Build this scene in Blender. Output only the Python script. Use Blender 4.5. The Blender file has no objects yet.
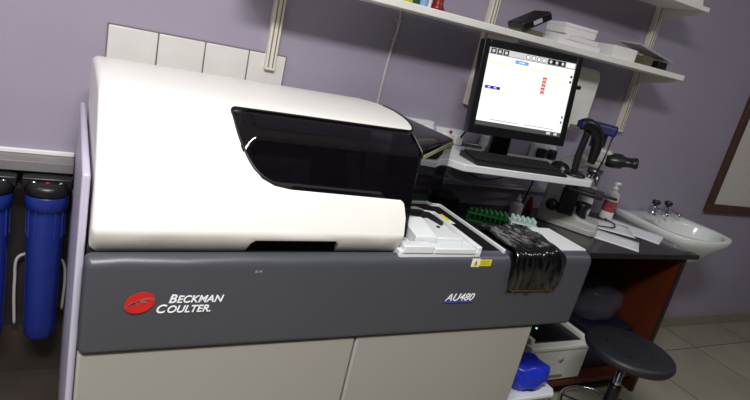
import bpy, bmesh, random, mathutils
from math import sin, cos, pi, radians, sqrt, atan2
from mathutils import Vector, Matrix, noise
random.seed(7)
COL = bpy.context.scene.collection

# ------------------------------------------------------------------ materials
def srgb(r, g, b):
    f = lambda v: (v/255/12.92) if v/255 <= .04045 else ((v/255+.055)/1.055)**2.4
    return (f(r), f(g), f(b), 1)

def mat(name, rgb, rough=.5, metal=0, var=.06, scale=12, bump=0, bscale=60, spec=.5, trans=0, alpha=1, emit=None, es=0, coat=0):
    m = bpy.data.materials.new(name); m.use_nodes = True
    nt = m.node_tree; b = nt.nodes['Principled BSDF']
    c = srgb(*rgb)
    tc = nt.nodes.new('ShaderNodeTexCoord')
    n = nt.nodes.new('ShaderNodeTexNoise'); n.inputs['Scale'].default_value = scale; n.inputs['Detail'].default_value = 4
    nt.links.new(tc.outputs['Object'], n.inputs['Vector'])
    r = nt.nodes.new('ShaderNodeValToRGB')
    r.color_ramp.elements[0].position = .3; r.color_ramp.elements[1].position = .7
    r.color_ramp.elements[0].color = tuple(max(0, v*(1-var)) for v in c[:3])+(1,)
    r.color_ramp.elements[1].color = tuple(min(1, v*(1+var)) for v in c[:3])+(1,)
    nt.links.new(n.outputs['Fac'], r.inputs['Fac']); nt.links.new(r.outputs['Color'], b.inputs['Base Color'])
    b.inputs['Roughness'].default_value = rough; b.inputs['Metallic'].default_value = metal
    b.inputs['Specular IOR Level'].default_value = spec
    b.inputs['Transmission Weight'].default_value = trans
    b.inputs['Alpha'].default_value = alpha
    b.inputs['Coat Weight'].default_value = coat
    if emit:
        b.inputs['Emission Color'].default_value = srgb(*emit); b.inputs['Emission Strength'].default_value = es
    if bump:
        n2 = nt.nodes.new('ShaderNodeTexNoise'); n2.inputs['Scale'].default_value = bscale; n2.inputs['Detail'].default_value = 5
        nt.links.new(tc.outputs['Object'], n2.inputs['Vector'])
        bp = nt.nodes.new('ShaderNodeBump'); bp.inputs['Strength'].default_value = bump; bp.inputs['Distance'].default_value = .004
        nt.links.new(n2.outputs['Fac'], bp.inputs['Height']); nt.links.new(bp.outputs['Normal'], b.inputs['Normal'])
    return m

M = {}
M['wall'] = mat('lavender_paint', (158, 150, 168), .55, var=.05, scale=1.6, bump=.25, bscale=35)
M['wall_shade'] = mat('darkened_front_wall', (40, 38, 44), .7)  # unseen wall behind the camera, coloured dark to blacken the cover's reflection
M['ceiling'] = mat('ceiling_paint', (225, 222, 218), .8)
M['base'] = mat('skirting_tile', (140, 134, 116), .4, var=.08)
M['tile'] = mat('white_wall_tile', (222, 219, 215), .25, var=.04, scale=9)
M['grout'] = mat('grout', (120, 112, 108), .9)
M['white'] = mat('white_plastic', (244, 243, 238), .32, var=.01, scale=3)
M['door_dimmed'] = mat('cabinet_dimmed', (158, 155, 147), .42, var=.02, scale=2)  # beige-grey doors, darkened further so the colour carries the dim light
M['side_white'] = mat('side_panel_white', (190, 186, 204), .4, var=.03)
M['grey'] = mat('slate_grey_plastic', (70, 72, 80), .38, var=.05, scale=3, bump=.05, bscale=300)
M['black'] = mat('black_plastic', (18, 18, 21), .35, var=.15)
M['matte_black'] = mat('matte_black', (16, 15, 17), .7, var=.2)
M['deep_black'] = mat('deep_black', (10, 10, 12), .8, spec=.15)
M['rubber'] = mat('black_rubber', (8, 8, 9), .45)
M['film'] = mat('black_plastic_film', (8, 8, 10), .11, var=.2, scale=30, bump=.25, bscale=60, spec=1)
M['tray'] = mat('tray_white', (222, 226, 228), .35, var=.02)
M['yellow'] = mat('yellow_label', (232, 214, 30), .5, var=.03)
M['label_white'] = mat('label_white', (238, 238, 236), .5, var=.02)
M['red'] = mat('emblem_red', (196, 28, 26), .45, var=.04)
M['red_dim'] = mat('emblem_wave', (140, 96, 100), .5)
M['print_white'] = mat('print_white', (236, 236, 240), .5, emit=(236, 236, 240), es=.12)  # faint glow added to the print to keep the lettering bright
M['print_blue'] = mat('print_blue', (60, 80, 190), .5)
M['print_dim'] = mat('print_dim', (150, 150, 156), .6)
M['brass'] = mat('brass_strip', (168, 140, 60), .35, metal=.6)
M['bench'] = mat('black_worktop', (30, 28, 30), .16, var=.3, scale=40)
M['rust'] = mat('mahogany_board', (76, 31, 12), .4, var=.2, scale=5, bump=.1)
M['rust_edge'] = mat('dark_board_edge', (34, 20, 14), .5)
M['frame_wood'] = mat('brown_wood', (74, 48, 32), .4, var=.2, scale=14)
M['board'] = mat('board_white', (212, 208, 200), .35, var=.02)
M['shelf'] = mat('shelf_white', (238, 237, 232), .45, var=.03)
M['rail'] = mat('rail_cream', (224, 218, 204), .4, var=.05)
M['slot'] = mat('rail_slot', (120, 114, 104), .6)
M['paper'] = mat('paper', (234, 236, 242), .7, var=.01)
M['box_white'] = mat('carton_white', (232, 230, 230), .6, var=.02)
M['ceramic'] = mat('ceramic', (226, 230, 228), .12, var=.01, coat=.5)
M['chrome'] = mat('chrome', (200, 200, 205), .12, metal=1, var=.02)
M['steel'] = mat('steel', (150, 150, 152), .35, metal=.9)
M['blue'] = mat('filter_blue', (24, 44, 128), .35, var=.06)
M['blue_bag'] = mat('blue_plastic', (28, 50, 190), .3, var=.1, bump=.4, bscale=20)
M['cap_blue'] = mat('blue_cap', (28, 34, 96), .5, var=.15)
M['scope'] = mat('scope_cream', (178, 178, 174), .4, var=.03)
M['scope_dark'] = mat('scope_dark', (28, 28, 31), .35)
M['grey_plastic'] = mat('grey_plastic', (170, 168, 170), .45, var=.04)
M['ledge'] = mat('ledge_grey', (128, 124, 124), .5, var=.08)
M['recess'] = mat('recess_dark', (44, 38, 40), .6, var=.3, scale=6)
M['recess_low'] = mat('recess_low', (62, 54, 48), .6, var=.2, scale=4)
M['green'] = mat('green_rack', (18, 78, 36), .45, var=.1)
M['teal'] = mat('clear_tube', (178, 206, 200), .2, var=.05)
M['redcap'] = mat('red_plastic', (170, 20, 26), .35)
M['label_red'] = mat('label_red', (168, 70, 84), .5, var=.5, scale=60)
M['darkred'] = mat('dark_red', (120, 12, 20), .3)
M['olive'] = mat('olive', (92, 88, 62), .6)
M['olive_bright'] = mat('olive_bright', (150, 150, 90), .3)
M['lime'] = mat('lime', (196, 200, 40), .4)
M['orange'] = mat('orange', (200, 96, 40), .4)
M['skyblue'] = mat('pale_blue', (140, 170, 210), .4)
M['printer'] = mat('printer_grey', (206, 206, 200), .45, var=.02)
M['navy'] = mat('navy', (10, 14, 36), .5, var=.2)
M['cable_white'] = mat('cable_cream', (190, 184, 186), .5)
M['cable_purple'] = mat('cable_purple', (72, 60, 150), .45)
M['strut'] = mat('strut_grey', (130, 130, 140), .4)
M['stool'] = mat('stool_vinyl', (28, 29, 36), .5, var=.1, scale=20, bump=.1, bscale=80)
M['scr_white'] = mat('screen_white', (10, 10, 10), .3, emit=(250, 252, 248), es=1.1, var=0)
M['scr_bar'] = mat('screen_bar', (10, 10, 10), .3, emit=(226, 228, 224), es=.9, var=0)
M['scr_dark'] = mat('screen_dark', (10, 10, 10), .3, emit=(36, 36, 36), es=.6, var=0)
M['scr_foot'] = mat('screen_foot', (10, 10, 10), .3, emit=(86, 90, 88), es=.8, var=0)
M['scr_sky'] = mat('screen_sky', (10, 10, 10), .3, emit=(120, 178, 236), es=1, var=0)
M['scr_blue'] = mat('screen_blue', (10, 10, 10), .3, emit=(40, 30, 190), es=.9, var=0)
M['scr_red'] = mat('screen_red', (10, 10, 10), .3, emit=(226, 44, 40), es=.95, var=0)
M['scr_yellow'] = mat('screen_yellow', (10, 10, 10), .3, emit=(250, 250, 150), es=1, var=0)
M['led_green'] = mat('led_green', (40, 200, 90), .3, emit=(60, 255, 130), es=3, var=0)
M['led_violet'] = mat('led_violet', (70, 60, 200), .3, emit=(96, 84, 255), es=1.2, var=0)

# clear bag film
m = mat('clear_bag', (84, 84, 98), .12, alpha=.28, bump=.8, bscale=30); M['clear_bag'] = m

# dark tinted acrylic: tinted transparency under a glossy skin
def glass_mat():
    m = bpy.data.materials.new('tinted_acrylic'); m.use_nodes = True; nt = m.node_tree
    b = nt.nodes['Principled BSDF']; out = nt.nodes['Material Output']
    b.inputs['Base Color'].default_value = (.005, .004, .006, 1); b.inputs['Roughness'].default_value = .07
    b.inputs['IOR'].default_value = 1.75
    t = nt.nodes.new('ShaderNodeBsdfTransparent'); t.inputs['Color'].default_value = (.26, .22, .28, 1)
    mx = nt.nodes.new('ShaderNodeMixShader'); mx.inputs['Fac'].default_value = .68
    nt.links.new(t.outputs[0], mx.inputs[1]); nt.links.new(b.outputs[0], mx.inputs[2]); nt.links.new(mx.outputs[0], out.inputs['Surface'])
    return m
M['glass'] = glass_mat()

def floor_mat():
    m = bpy.data.materials.new('floor_tiles'); m.use_nodes = True; nt = m.node_tree; b = nt.nodes['Principled BSDF']
    tc = nt.nodes.new('ShaderNodeTexCoord'); mp = nt.nodes.new('ShaderNodeMapping')
    mp.inputs['Location'].default_value = (.62-.6, .01, 0)
    br = nt.nodes.new('ShaderNodeTexBrick'); br.offset = 0; br.squash = 1
    br.inputs['Scale'].default_value = 1; br.inputs['Brick Width'].default_value = .6; br.inputs['Row Height'].default_value = .6
    br.inputs['Mortar Size'].default_value = .004; br.inputs['Mortar Smooth'].default_value = .2
    br.inputs['Color1'].default_value = srgb(168, 163, 142); br.inputs['Color2'].default_value = srgb(158, 154, 136); br.inputs['Mortar'].default_value = srgb(92, 88, 80)
    nt.links.new(tc.outputs['Object'], mp.inputs['Vector']); nt.links.new(mp.outputs['Vector'], br.inputs['Vector'])
    n = nt.nodes.new('ShaderNodeTexNoise'); n.inputs['Scale'].default_value = 3; n.inputs['Detail'].default_value = 6
    nt.links.new(tc.outputs['Object'], n.inputs['Vector'])
    mx = nt.nodes.new('ShaderNodeMixRGB'); mx.blend_type = 'MULTIPLY'; mx.inputs['Fac'].default_value = .35
    nt.links.new(br.outputs['Color'], mx.inputs['Color1']); nt.links.new(n.outputs['Fac'], mx.inputs['Color2'])
    nt.links.new(mx.outputs['Color'], b.inputs['Base Color']); b.inputs['Roughness'].default_value = .22
    return m
M['floor'] = floor_mat()

# ------------------------------------------------------------------ mesh builder
class MB:
    def __init__(s): s.bm = bmesh.new(); s.mats = []; s.mi = 0
    def use(s, m):
        if m not in s.mats: s.mats.append(m)
        s.mi = s.mats.index(m); return s
    def _new(s, fs):
        for f in fs: f.material_index = s.mi
    def face(s, pts):
        f = s.bm.faces.new([s.bm.verts.new(p) for p in pts]); f.material_index = s.mi; return f
    def box(s, a, b, r=0, seg=2, rot=None, c=None):
        """box between corners a and b, edges rounded by r; rot = Matrix about c"""
        n0 = len(s.bm.faces)
        x0, y0, z0 = [min(a[i], b[i]) for i in range(3)]; x1, y1, z1 = [max(a[i], b[i]) for i in range(3)]
        v = [s.bm.verts.new(p) for p in ((x0,y0,z0),(x1,y0,z0),(x1,y1,z0),(x0,y1,z0),(x0,y0,z1),(x1,y0,z1),(x1,y1,z1),(x0,y1,z1))]
        fs = [s.bm.faces.new([v[i] for i in q]) for q in ((3,2,1,0),(4,5,6,7),(0,1,5,4),(1,2,6,5),(2,3,7,6),(3,0,4,7))]
        s._new(fs)
        vs = set(v)
        if r > 0:
            es = list({e for f in fs for e in f.edges})
            res = bmesh.ops.bevel(s.bm, geom=es, offset=min(r, .49*min(x1-x0, y1-y0, z1-z0)), segments=seg, profile=.5, affect='EDGES')
            for f in res['faces']: f.material_index = s.mi; f.smooth = True
            vs = {q for q in vs if q.is_valid} | set(res['verts'])
        if rot is not None:
            cc = Vector(c) if c is not None else Vector(((x0+x1)/2, (y0+y1)/2, (z0+z1)/2))
            for q in vs: q.co = cc + rot @ (q.co - cc)
        return s
    def prism(s, pts, axis, a, b, r=0, seg=2):
        """2D polygon extruded along axis from a to b"""
        def P(u, v, w):
            return {'x': (w, u, v), 'y': (u, w, v), 'z': (u, v, w)}[axis]
        A = [s.bm.verts.new(P(u, v, a)) for u, v in pts]; B = [s.bm.verts.new(P(u, v, b)) for u, v in pts]
        fs = [s.bm.faces.new(A), s.bm.faces.new(B)]
        for i in range(len(pts)):
            j = (i+1) % len(pts); fs.append(s.bm.faces.new((A[i], A[j], B[j], B[i])))
        bmesh.ops.recalc_face_normals(s.bm, faces=fs)
        s._new(fs)
        if r > 0:
            es = list({e for f in fs for e in f.edges if e.calc_face_angle(0) > .35})
            res = bmesh.ops.bevel(s.bm, geom=es, offset=r, segments=seg, profile=.5, affect='EDGES')
            for f in res['faces']: f.material_index = s.mi; f.smooth = True
        return s
    def lathe(s, prof, c=(0,0,0), seg=32, rot=None):
        """prof = [(r,z)...] about z through c"""
        c = Vector(c); rings = []
        for r, z in prof:
            if r <= 1e-6: ring = [s.bm.verts.new(c + ((rot @ Vector((0,0,z))) if rot else Vector((0,0,z))))]
            else:
                ring = []
                for i in range(seg):
                    p = Vector((r*cos(2*pi*i/seg), r*sin(2*pi*i/seg), z)); ring.append(s.bm.verts.new(c + (rot @ p if rot else p)))
            rings.append(ring)
        fs = []
        for A, B in zip(rings, rings[1:]):
            if len(A) == 1 and len(B) == 1: continue
            for i in range(seg):
                j = (i+1) % seg
                if len(A) == 1: fs.append(s.bm.faces.new((A[0], B[j], B[i])))
                elif len(B) == 1: fs.append(s.bm.faces.new((A[i], A[j], B[0])))
                else: fs.append(s.bm.faces.new((A[i], A[j], B[j], B[i])))
        for ring, flip in ((rings[0], 1), (rings[-1], 0)):
            if len(ring) > 1: fs.append(s.bm.faces.new(ring[::-1] if flip else ring))
        for f in fs: f.smooth = True
        s._new(fs); return s
    def tube(s, pts, r, seg=10, cap=True):
        """round bar along a polyline; r a number or one per point"""
        pts = [Vector(p) for p in pts]; rr = r if isinstance(r, (list, tuple)) else [r]*len(pts)
        rings = []; up = None
        for i, p in enumerate(pts):
            d = (pts[min(i+1, len(pts)-1)] - pts[max(i-1, 0)]).normalized()
            if up is None: up = Vector((0,0,1)) if abs(d.z) < .9 else Vector((1,0,0))
            x = d.cross(up).normalized(); y = x.cross(d).normalized(); up = y
            rings.append([s.bm.verts.new(p + x*rr[i]*cos(2*pi*k/seg) + y*rr[i]*sin(2*pi*k/seg)) for k in range(seg)])
        fs = []
        for A, B in zip(rings, rings[1:]):
            for k in range(seg):
                f = s.bm.faces.new((A[k], B[k], B[(k+1)%seg], A[(k+1)%seg])); f.smooth = True; fs.append(f)
        if cap: fs += [s.bm.faces.new(rings[0]), s.bm.faces.new(rings[-1][::-1])]
        s._new(fs); return s
    def grid(s, rows, smooth=True):
        V = [[s.bm.verts.new(p) for p in r] for r in rows]; fs = []
        for a, b in zip(V, V[1:]):
            for i in range(len(a)-1):
                f = s.bm.faces.new((a[i], a[i+1], b[i+1], b[i])); f.smooth = smooth; fs.append(f)
        s._new(fs); return s
    def build(s, name, m=None, parent=None, recalc=True, mods=None):
        if recalc: bmesh.ops.recalc_face_normals(s.bm, faces=s.bm.faces[:])
        me = bpy.data.meshes.new(name); s.bm.to_mesh(me); s.bm.free()
        if s.mats:
            for q in s.mats: me.materials.append(q)
        else: me.materials.append(m)
        o = bpy.data.objects.new(name, me); COL.objects.link(o)
        if parent: o.parent = parent
        return o

def tag(o, label=None, cat=None, group=None, kind=None):
    if label: o['label'] = label
    if cat: o['category'] = cat
    if group: o['group'] = group
    if kind: o['kind'] = kind
    return o
def thing(name, loc, label, cat, rz=0, group=None):
    o = bpy.data.objects.new(name, None); COL.objects.link(o); o.location = loc; o.rotation_euler = (0, 0, rz)
    o.empty_display_size = .05
    return tag(o, label, cat, group)
def struct(o): return tag(o, kind='structure')

def chaikin(P, n=2):
    for _ in range(n):
        Q = [P[0]]
        for a, b in zip(P, P[1:]):
            Q.append(tuple(.75*x+.25*y for x, y in zip(a, b))); Q.append(tuple(.25*x+.75*y for x, y in zip(a, b)))
        Q.append(P[-1]); P = Q
    return P
def spline(P, n=6):
    out = []
    for i in range(len(P)-1):
        p0 = Vector(P[max(i-1, 0)]); p1 = Vector(P[i]); p2 = Vector(P[i+1]); p3 = Vector(P[min(i+2, len(P)-1)])
        for k in range(n):
            t = k/n
            out.append(tuple(.5*((2*p1)+(-p0+p2)*t+(2*p0-5*p1+4*p2-p3)*t*t+(-p0+3*p1-3*p2+p3)*t**3)))
    out.append(tuple(P[-1])); return out
def text(body, size, loc, rot, m, name, parent, shear=0, depth=.0006, sx=1.0, bold=0):
    cu = bpy.data.curves.new(name, 'FONT'); cu.body = body; cu.size = size; cu.shear = shear; cu.extrude = depth; cu.offset = bold
    t = bpy.data.objects.new('tmp', cu); COL.objects.link(t)
    me = bpy.data.meshes.new_from_object(t.evaluated_get(bpy.context.evaluated_depsgraph_get()))
    bpy.data.objects.remove(t); bpy.data.curves.remove(cu)
    me.materials.clear(); me.materials.append(m)
    for v in me.vertices: v.co.x *= sx
    o = bpy.data.objects.new(name, me); COL.objects.link(o); o.location = loc; o.rotation_euler = rot
    if parent: o.parent = parent
    return o
UP = (radians(90), 0, 0)

# ------------------------------------------------------------------ the room
WY = 2.04
XL, XR, YF, ZC = -2.2, 5.2, -2.6, 2.9
b = MB(); b.box((XL-.1, YF-.1, -.1), (XR+.1, WY+.1, 0)); struct(b.build('floor', M['floor']))
b = MB(); b.box((XL-.1, YF-.1, ZC), (XR+.1, WY+.1, ZC+.1)); struct(b.build('ceiling', M['ceiling']))
b = MB(); b.box((XL-.1, WY, 0), (XR+.1, WY+.1, ZC)); struct(b.build('wall_back', M['wall']))
b = MB(); b.box((XL-.1, YF-.1, 0), (XR+.1, YF, ZC)); struct(b.build('wall_front', M['wall_shade']))
b = MB(); b.box((XL-.1, YF, 0), (XL, WY, ZC)); struct(b.build('wall_left', M['wall']))
b = MB(); b.box((XR, YF, 0), (XR+.1, WY, ZC)); struct(b.build('wall_right', M['wall']))
b = MB(); b.box((2.64, WY-.012, 0), (XR, WY, .075), .003); struct(b.build('baseboard_back', M['base']))

# tiled splash strip behind the analyser
b = MB(); b.use(M['grout']).box((.098, WY-.006, .92), (.688, WY, 1.282)); b.use(M['tile'])
x = .1
while x < .67:
    for z in (.98, 1.13):
        b.box((x+.002, WY-.012, z+.002), (min(x+.15, .686)-.002, WY-.004, z+.148), .003)
    x += .15
struct(b.build('trim_1'))

# ledge at the left and dark recess under it
b = MB(); b.box((XL, 1.955, .80), (.034, WY, .835), .004)
ledge = struct(b.build('trim_2', M['ledge']))
b = MB(); b.box((XL, WY-.012, .835), (.034, WY, .85), .003); struct(b.build('trim_3', M['shelf']))
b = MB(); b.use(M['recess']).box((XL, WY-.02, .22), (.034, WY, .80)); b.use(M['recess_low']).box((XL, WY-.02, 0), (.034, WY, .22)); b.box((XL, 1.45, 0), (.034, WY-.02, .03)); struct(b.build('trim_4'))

# ------------------------------------------------------------------ analyser
AX0, AX1 = .05, 1.515
A = thing('chemistry_analyser', (0, 0, 0), 'large white chemistry analyser with dark tinted hood and grey front band', 'analyser')
# lower cabinet
b = MB(); b.box((.055, 1.195, .06), (1.37, 1.88, .70), .004); b.box((.06, 1.22, .0), (1.36, 1.86, .06)); b.build('cabinet_body', M['door_dimmed'], A)
b = MB(); b.box((.052, 1.174, .09), (.722, 1.2, .656), .006); b.build('cabinet_door', M['door_dimmed'], A)
b = MB(); b.box((.727, 1.174, .09), (1.372, 1.2, .656), .006); b.build('cabinet_door', M['door_dimmed'], A)
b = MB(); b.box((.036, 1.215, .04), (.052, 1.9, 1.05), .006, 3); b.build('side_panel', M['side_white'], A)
# inner body above the cabinet
b = MB(); b.box((.056, 1.2, .69), (1.16, 1.88, .895)); b.box((1.16, 1.2, .66), (1.50, 1.36, .79)); b.box((1.39, 1.2, .66), (1.50, 1.36, .915)); b.box((1.16,1.34,.66),(1.5,1.36,.905))
b.build('upper_body', M['matte_black'], A)

# profile sheet: outline in (x, s) bent over a (y, z) profile; left cap rounded
class Prof:
    def __init__(s, P):
        s.P = P; s.S = [0]
        for a, b_ in zip(P, P[1:]): s.S.append(s.S[-1] + sqrt((b_[0]-a[0])**2+(b_[1]-a[1])**2))
    def seg(s, t):
        for i in range(len(s.P)-1):
            if t <= s.S[i+1] or i == len(s.P)-2: return i
    def at(s, t, inset=0):
        i = s.seg(t); a, b_ = s.P[i], s.P[i+1]; L = s.S[i+1]-s.S[i]; k = (t-s.S[i])/L
        y, z = a[0]+(b_[0]-a[0])*k, a[1]+(b_[1]-a[1])*k
        def nrm(j):
            j = max(0, min(j, len(s.P)-2)); p, q = s.P[j], s.P[j+1]; l = sqrt((q[0]-p[0])**2+(q[1]-p[1])**2)
            return Vector(((q[1]-p[1])/l, -(q[0]-p[0])/l))
        n0 = (nrm(i-1)+nrm(i)).normalized(); n1 = (nrm(i)+nrm(i+1)).normalized(); n = (n0*(1-k)+n1*k).normalized()
        return y+n.x*inset, z+n.y*inset      # n points back/inward
    def s_of_z(s, z):                        # first crossing of height z
        for i in range(len(s.P)-1):
            a, b_ = s.P[i], s.P[i+1]
            if (a[1]-z)*(b_[1]-z) <= 0 and a[1] != b_[1]: return s.S[i]+(s.S[i+1]-s.S[i])*(z-a[1])/(b_[1]-a[1])
def bent_sheet(outline, pr, name, m, parent, thick, r_left, bev=.005, cap_left=True, cap_right=None, r=.018):
    bm = bmesh.new()
    co = [Vector(p) for p in outline]; n = len(co); ed = [(i, (i+1) % n) for i in range(n)]
    xa = min(p.x for p in co)-.1; xb = max(p.x for p in co)+.1
    for t in pr.S[1:-1]:
        ed.append((len(co), len(co)+1)); co += [Vector((xa, t)), Vector((xb, t))]
    k = 1
    while xa+.1+.06*k < xb-.1:
        ed.append((len(co), len(co)+1)); co += [Vector((xa+.1+.06*k, -.1)), Vector((xa+.1+.06*k, pr.S[-1]+.1))]; k += 1
    vo, eo, fo, *_ = mathutils.geometry.delaunay_2d_cdt(co, ed, [], 0, 1e-6)
    def inside(p):
        c_ = False
        for i in range(n):
            a, b_ = outline[i], outline[(i+1) % n]
            if (a[1] > p[1]) != (b_[1] > p[1]) and p[0] < (b_[0]-a[0])*(p[1]-a[1])/(b_[1]-a[1])+a[0]: c_ = not c_
        return c_
    vm = {}
    for f in fo:
        c_ = sum((vo[i] for i in f), Vector((0, 0)))/len(f)
        if not inside(c_): continue
        for i in f:
            if i not in vm:
                y, z = pr.at(min(max(vo[i].y, 0), pr.S[-1])); vm[i] = bm.verts.new((vo[i].x, y, z))
        bm.faces.new([vm[i] for i in f])
    x0 = outline[0][0]
    def cap(xe, sgn, s0, s1):
        ts = [t for t in pr.S if s0+1e-5 < t < s1-1e-5]; ts = [s0]+ts+[s1]
        rows = []
        for k in range(6):
            a = k/5*pi/2; ins = r*(1-cos(a)); dx = r*sin(a)
            rows.append([bm.verts.new((xe+sgn*dx,)+tuple(pr.at(t, -ins if False else ins))) for t in ts])
        for A_, B_ in zip(rows, rows[1:]):
            for i in range(len(A_)-1): bm.faces.new((A_[i], A_[i+1], B_[i+1], B_[i]))
        bm.faces.new(rows[-1])
    if cap_left: cap(x0, -1, *cap_left)
    if cap_right: cap(*cap_right)
    bmesh.ops.remove_doubles(bm, verts=bm.verts[:], dist=2e-4)
    bmesh.ops.recalc_face_normals(bm, faces=bm.faces[:])
    for q in bm.faces: q.smooth = True
    me = bpy.data.meshes.new(name); bm.to_mesh(me); bm.free(); me.materials.append(m)
    o = bpy.data.objects.new(name, me); COL.objects.link(o); o.parent = parent
    # solidify inward
    c = Vector((0, 0, 0)); 
    s = o.modifiers.new('s', 'SOLIDIFY'); s.thickness = thick; s.offset = -1; s.use_even_offset = False
    bv = o.modifiers.new('b', 'BEVEL'); bv.width = bev; bv.segments = 3; bv.limit_method = 'ANGLE'; bv.angle_limit = radians(50)
    w = o.modifiers.new('w', 'WEIGHTED_NORMAL')
    return o

hp = [(1.200, .910), (1.184, .932), (1.169, .958), (1.169, .972), (1.186, 1.045), (1.212, 1.085), (1.275, 1.14), (1.325, 1.184), (1.345, 1.199), (1.375, 1.206), (1.45, 1.2095), (1.6, 1.211), (1.75, 1.207), (1.86, 1.199), (1.89, 1.185), (1.9, 1.16), (1.9, 1.0), (1.9, .92)]
pr = Prof(hp)
sl = pr.s_of_z(1.058); st = pr.S[8]+.002; sb = pr.S[12]+.11; se = pr.S[-1]-.001
sy = lambda y: pr.S[9] + (y-1.375)
hx0 = AX0+.026
window = [(.768, sl-.006), (.47, sl+.002), (.43, sl+.008), (.40, sl+.022), (.380, sl+.045), (.364, sl+.085), (.352, sl+.13), (.345, st-.03), (.341, st-.012), (.346, st-.002), (.36, st)]
right_top = [(.835, st), (.852, st+.006), (.868, st+.03), (.905, sy(1.48)), (.928, sy(1.6)), (.936, sy(1.7)), (.93, sy(1.8)), (.922, sy(1.85))]
outline = [(hx0, 0), (.386, 0), (.390, .034), (.400, .046), (.603, .046), (.613, .034), (.618, 0), (.782, 0)] \
    + [(.788, .008), (.791, .03), (.788, sl-.05), (.780, sl-.022), (.776, sl-.012)] + window + right_top + [(.92, se), (hx0, se)]
hood = bent_sheet(outline, pr, 'hood', M['white'], A, .012, 0, bev=.004, cap_left=(0, se), r=.018)
for v in hood.data.vertices: v.co.z += max(0, min(1, (1.12-v.co.z)/.16))*(-.022+.024*(v.co.x-.05)/1.46)
# right return of the lip
b = MB(); b.prism([(1.205, .93), (1.186, .965), (1.202, 1.02), (1.25, 1.02), (1.25, .91)], 'x', .755, .772, .004)
b.build('hood_end', M['white'], A)
# dark handle recess behind the notch
b = MB(); b.box((.375, 1.215, .895), (.63, 1.235, .985)); b.build('handle_recess', M['matte_black'], A)
# gasket round the window
pts = []
for x, t in window[1:] + right_top[:6]:
    y, z = pr.at(t); pts.append((x, y-.001, z+.001))
b = MB(); b.tube(chaikin(pts, 2), .003, 8); b.build('window_seal', M['rubber'], A)

# tinted cover: bulged front, slanted left end, diagonal right side
b = MB(); b.use(M['glass'])
TL0 = Vector((.343, 1.343, 1.195)); 
top = [(.345, 1.345, 1.197), (.60, 1.350, 1.199), (.853, 1.352, 1.199)]
fc_l, fc_r = Vector((.372, 1.262, 1.160)), Vector((.852, 1.268, 1.160))
# main section swept from left to right with a rounded front-top edge
def sec(x, y0, zt, yf, zf, yb, zb, n=6):
    """top edge -> front edge (rounded) -> bottom"""
    P = [(y0, zt)]; r = .016
    d1 = Vector((yf-y0, zf-zt)).normalized(); d2 = Vector((yb-yf, zb-zf)).normalized(); C_ = Vector((yf, zf))
    for k in range(n+1):
        t = k/n; a = C_-d1*r; c = C_+d2*r; P.append(tuple((a*(1-t)**2)+(C_*2*t*(1-t))+(c*t*t)))
    P.append((yb, zb)); return [(x, y, z) for y, z in P]
def wsec(n=26):
    """points just behind the white shell profile from the window top down"""
    out = []
    for k in range(n):
        z = 1.196-(1.196-.93)*k/(n-1); t = pr.s_of_z(z); y, z_ = pr.at(t, .007); out.append((y, z_))
    return out
def resample(P, n=26):
    L = [0]
    for a_, c_ in zip(P, P[1:]): L.append(L[-1]+(Vector(c_)-Vector(a_)).length)
    out = []
    for k in range(n):
        d = L[-1]*k/(n-1)
        for i in range(len(P)-1):
            if d <= L[i+1]+1e-9: break
        f_ = (d-L[i])/(L[i+1]-L[i]); out.append(tuple(Vector(P[i]).lerp(Vector(P[i+1]), f_)))
    return out
WS = wsec()
rows = []
for x in (.325, .345, .352, .36, .37, .38, .39, .40, .42, .45, .5, .6, .7, .8, .838):
    k = max(0, min(1, (x-.335)/.06)); k = k*k*(3-2*k)
    S_ = resample(sec(x, 1.347, 1.198, 1.264, 1.160, 1.228, .93))
    rows.append([(x, w_[0]*(1-k)+p[1]*k, w_[1]*(1-k)+p[2]*k) for w_, p in zip(WS, S_)])
b.grid(rows)
# rounded front right corner sweeping to the diagonal side
cornr = [(.838, 1.264), (.846, 1.265), (.853, 1.270), (.859, 1.277)]
diag = (1.20, 1.62)
side_top = cornr[1:]+[(1.02, 1.438), diag, (1.205, 1.64), (1.20, 1.66), (1.10, 1.87)]
zt = [1.160, 1.160, 1.159, 1.152, 1.143, 1.142, 1.144, 1.165]
rows = []
inner = [(.845, 1.349), (.855, 1.352), (.872, 1.38), (.915, 1.52), (.934, 1.64), (.935, 1.70), (.932, 1.76), (.922, 1.86)]
for (ix, iy), (ox, oy), z in zip(inner, side_top, zt):
    iz = 1.202
    o_, i_ = Vector((ox, oy, z)), Vector((ix, iy, iz))
    d = (i_-o_).normalized()
    out = Vector((ox-.95, oy-1.75, 0)).normalized()
    rows.append([tuple(i_), tuple(o_+d*.016), tuple(o_+d*.006-Vector((0,0,.0015))), tuple(o_-Vector((0,0,.010))), (ox, oy, .93)])
first = rows[-0]
b.grid(rows)
gl = b.build('tinted_cover', None, A)
# interior seen through the cover
b = MB(); b.box((.36, 1.36, .895), (1.05, 1.86, .93)); b.box((.4, 1.70, .93), (.92, 1.86, 1.15), .01); b.build('inner_deck', M['rubber'], A)
b = MB(); b.prism([(.640, 1.13), (.675, 1.13), (.725, .955), (.685, .955)], 'y', 1.29, 1.305, .003); b.build('inner_strut', M['strut'], A)
b = MB(); b.box((.45, 1.45, .93), (.62, 1.60, 1.06), .01, 3); b.box((.46, 1.445, 1.02), (.56, 1.45, 1.05)); b.build('reagent_carousel', M['grey_plastic'], A)
b = MB(); b.lathe([(0, .93), (.012, .93), (.012, 1.12), (0, 1.12)], (.80, 1.55, 0), 16); b.box((.78, 1.44, 1.10), (.82, 1.57, 1.125), .006); b.build('probe_arm', M['grey_plastic'], A)
b = MB(); b.box((.36, 1.352, .93), (.372, 1.80, 1.18)); b.build('inner_wall', M['side_white'], A)
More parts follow.
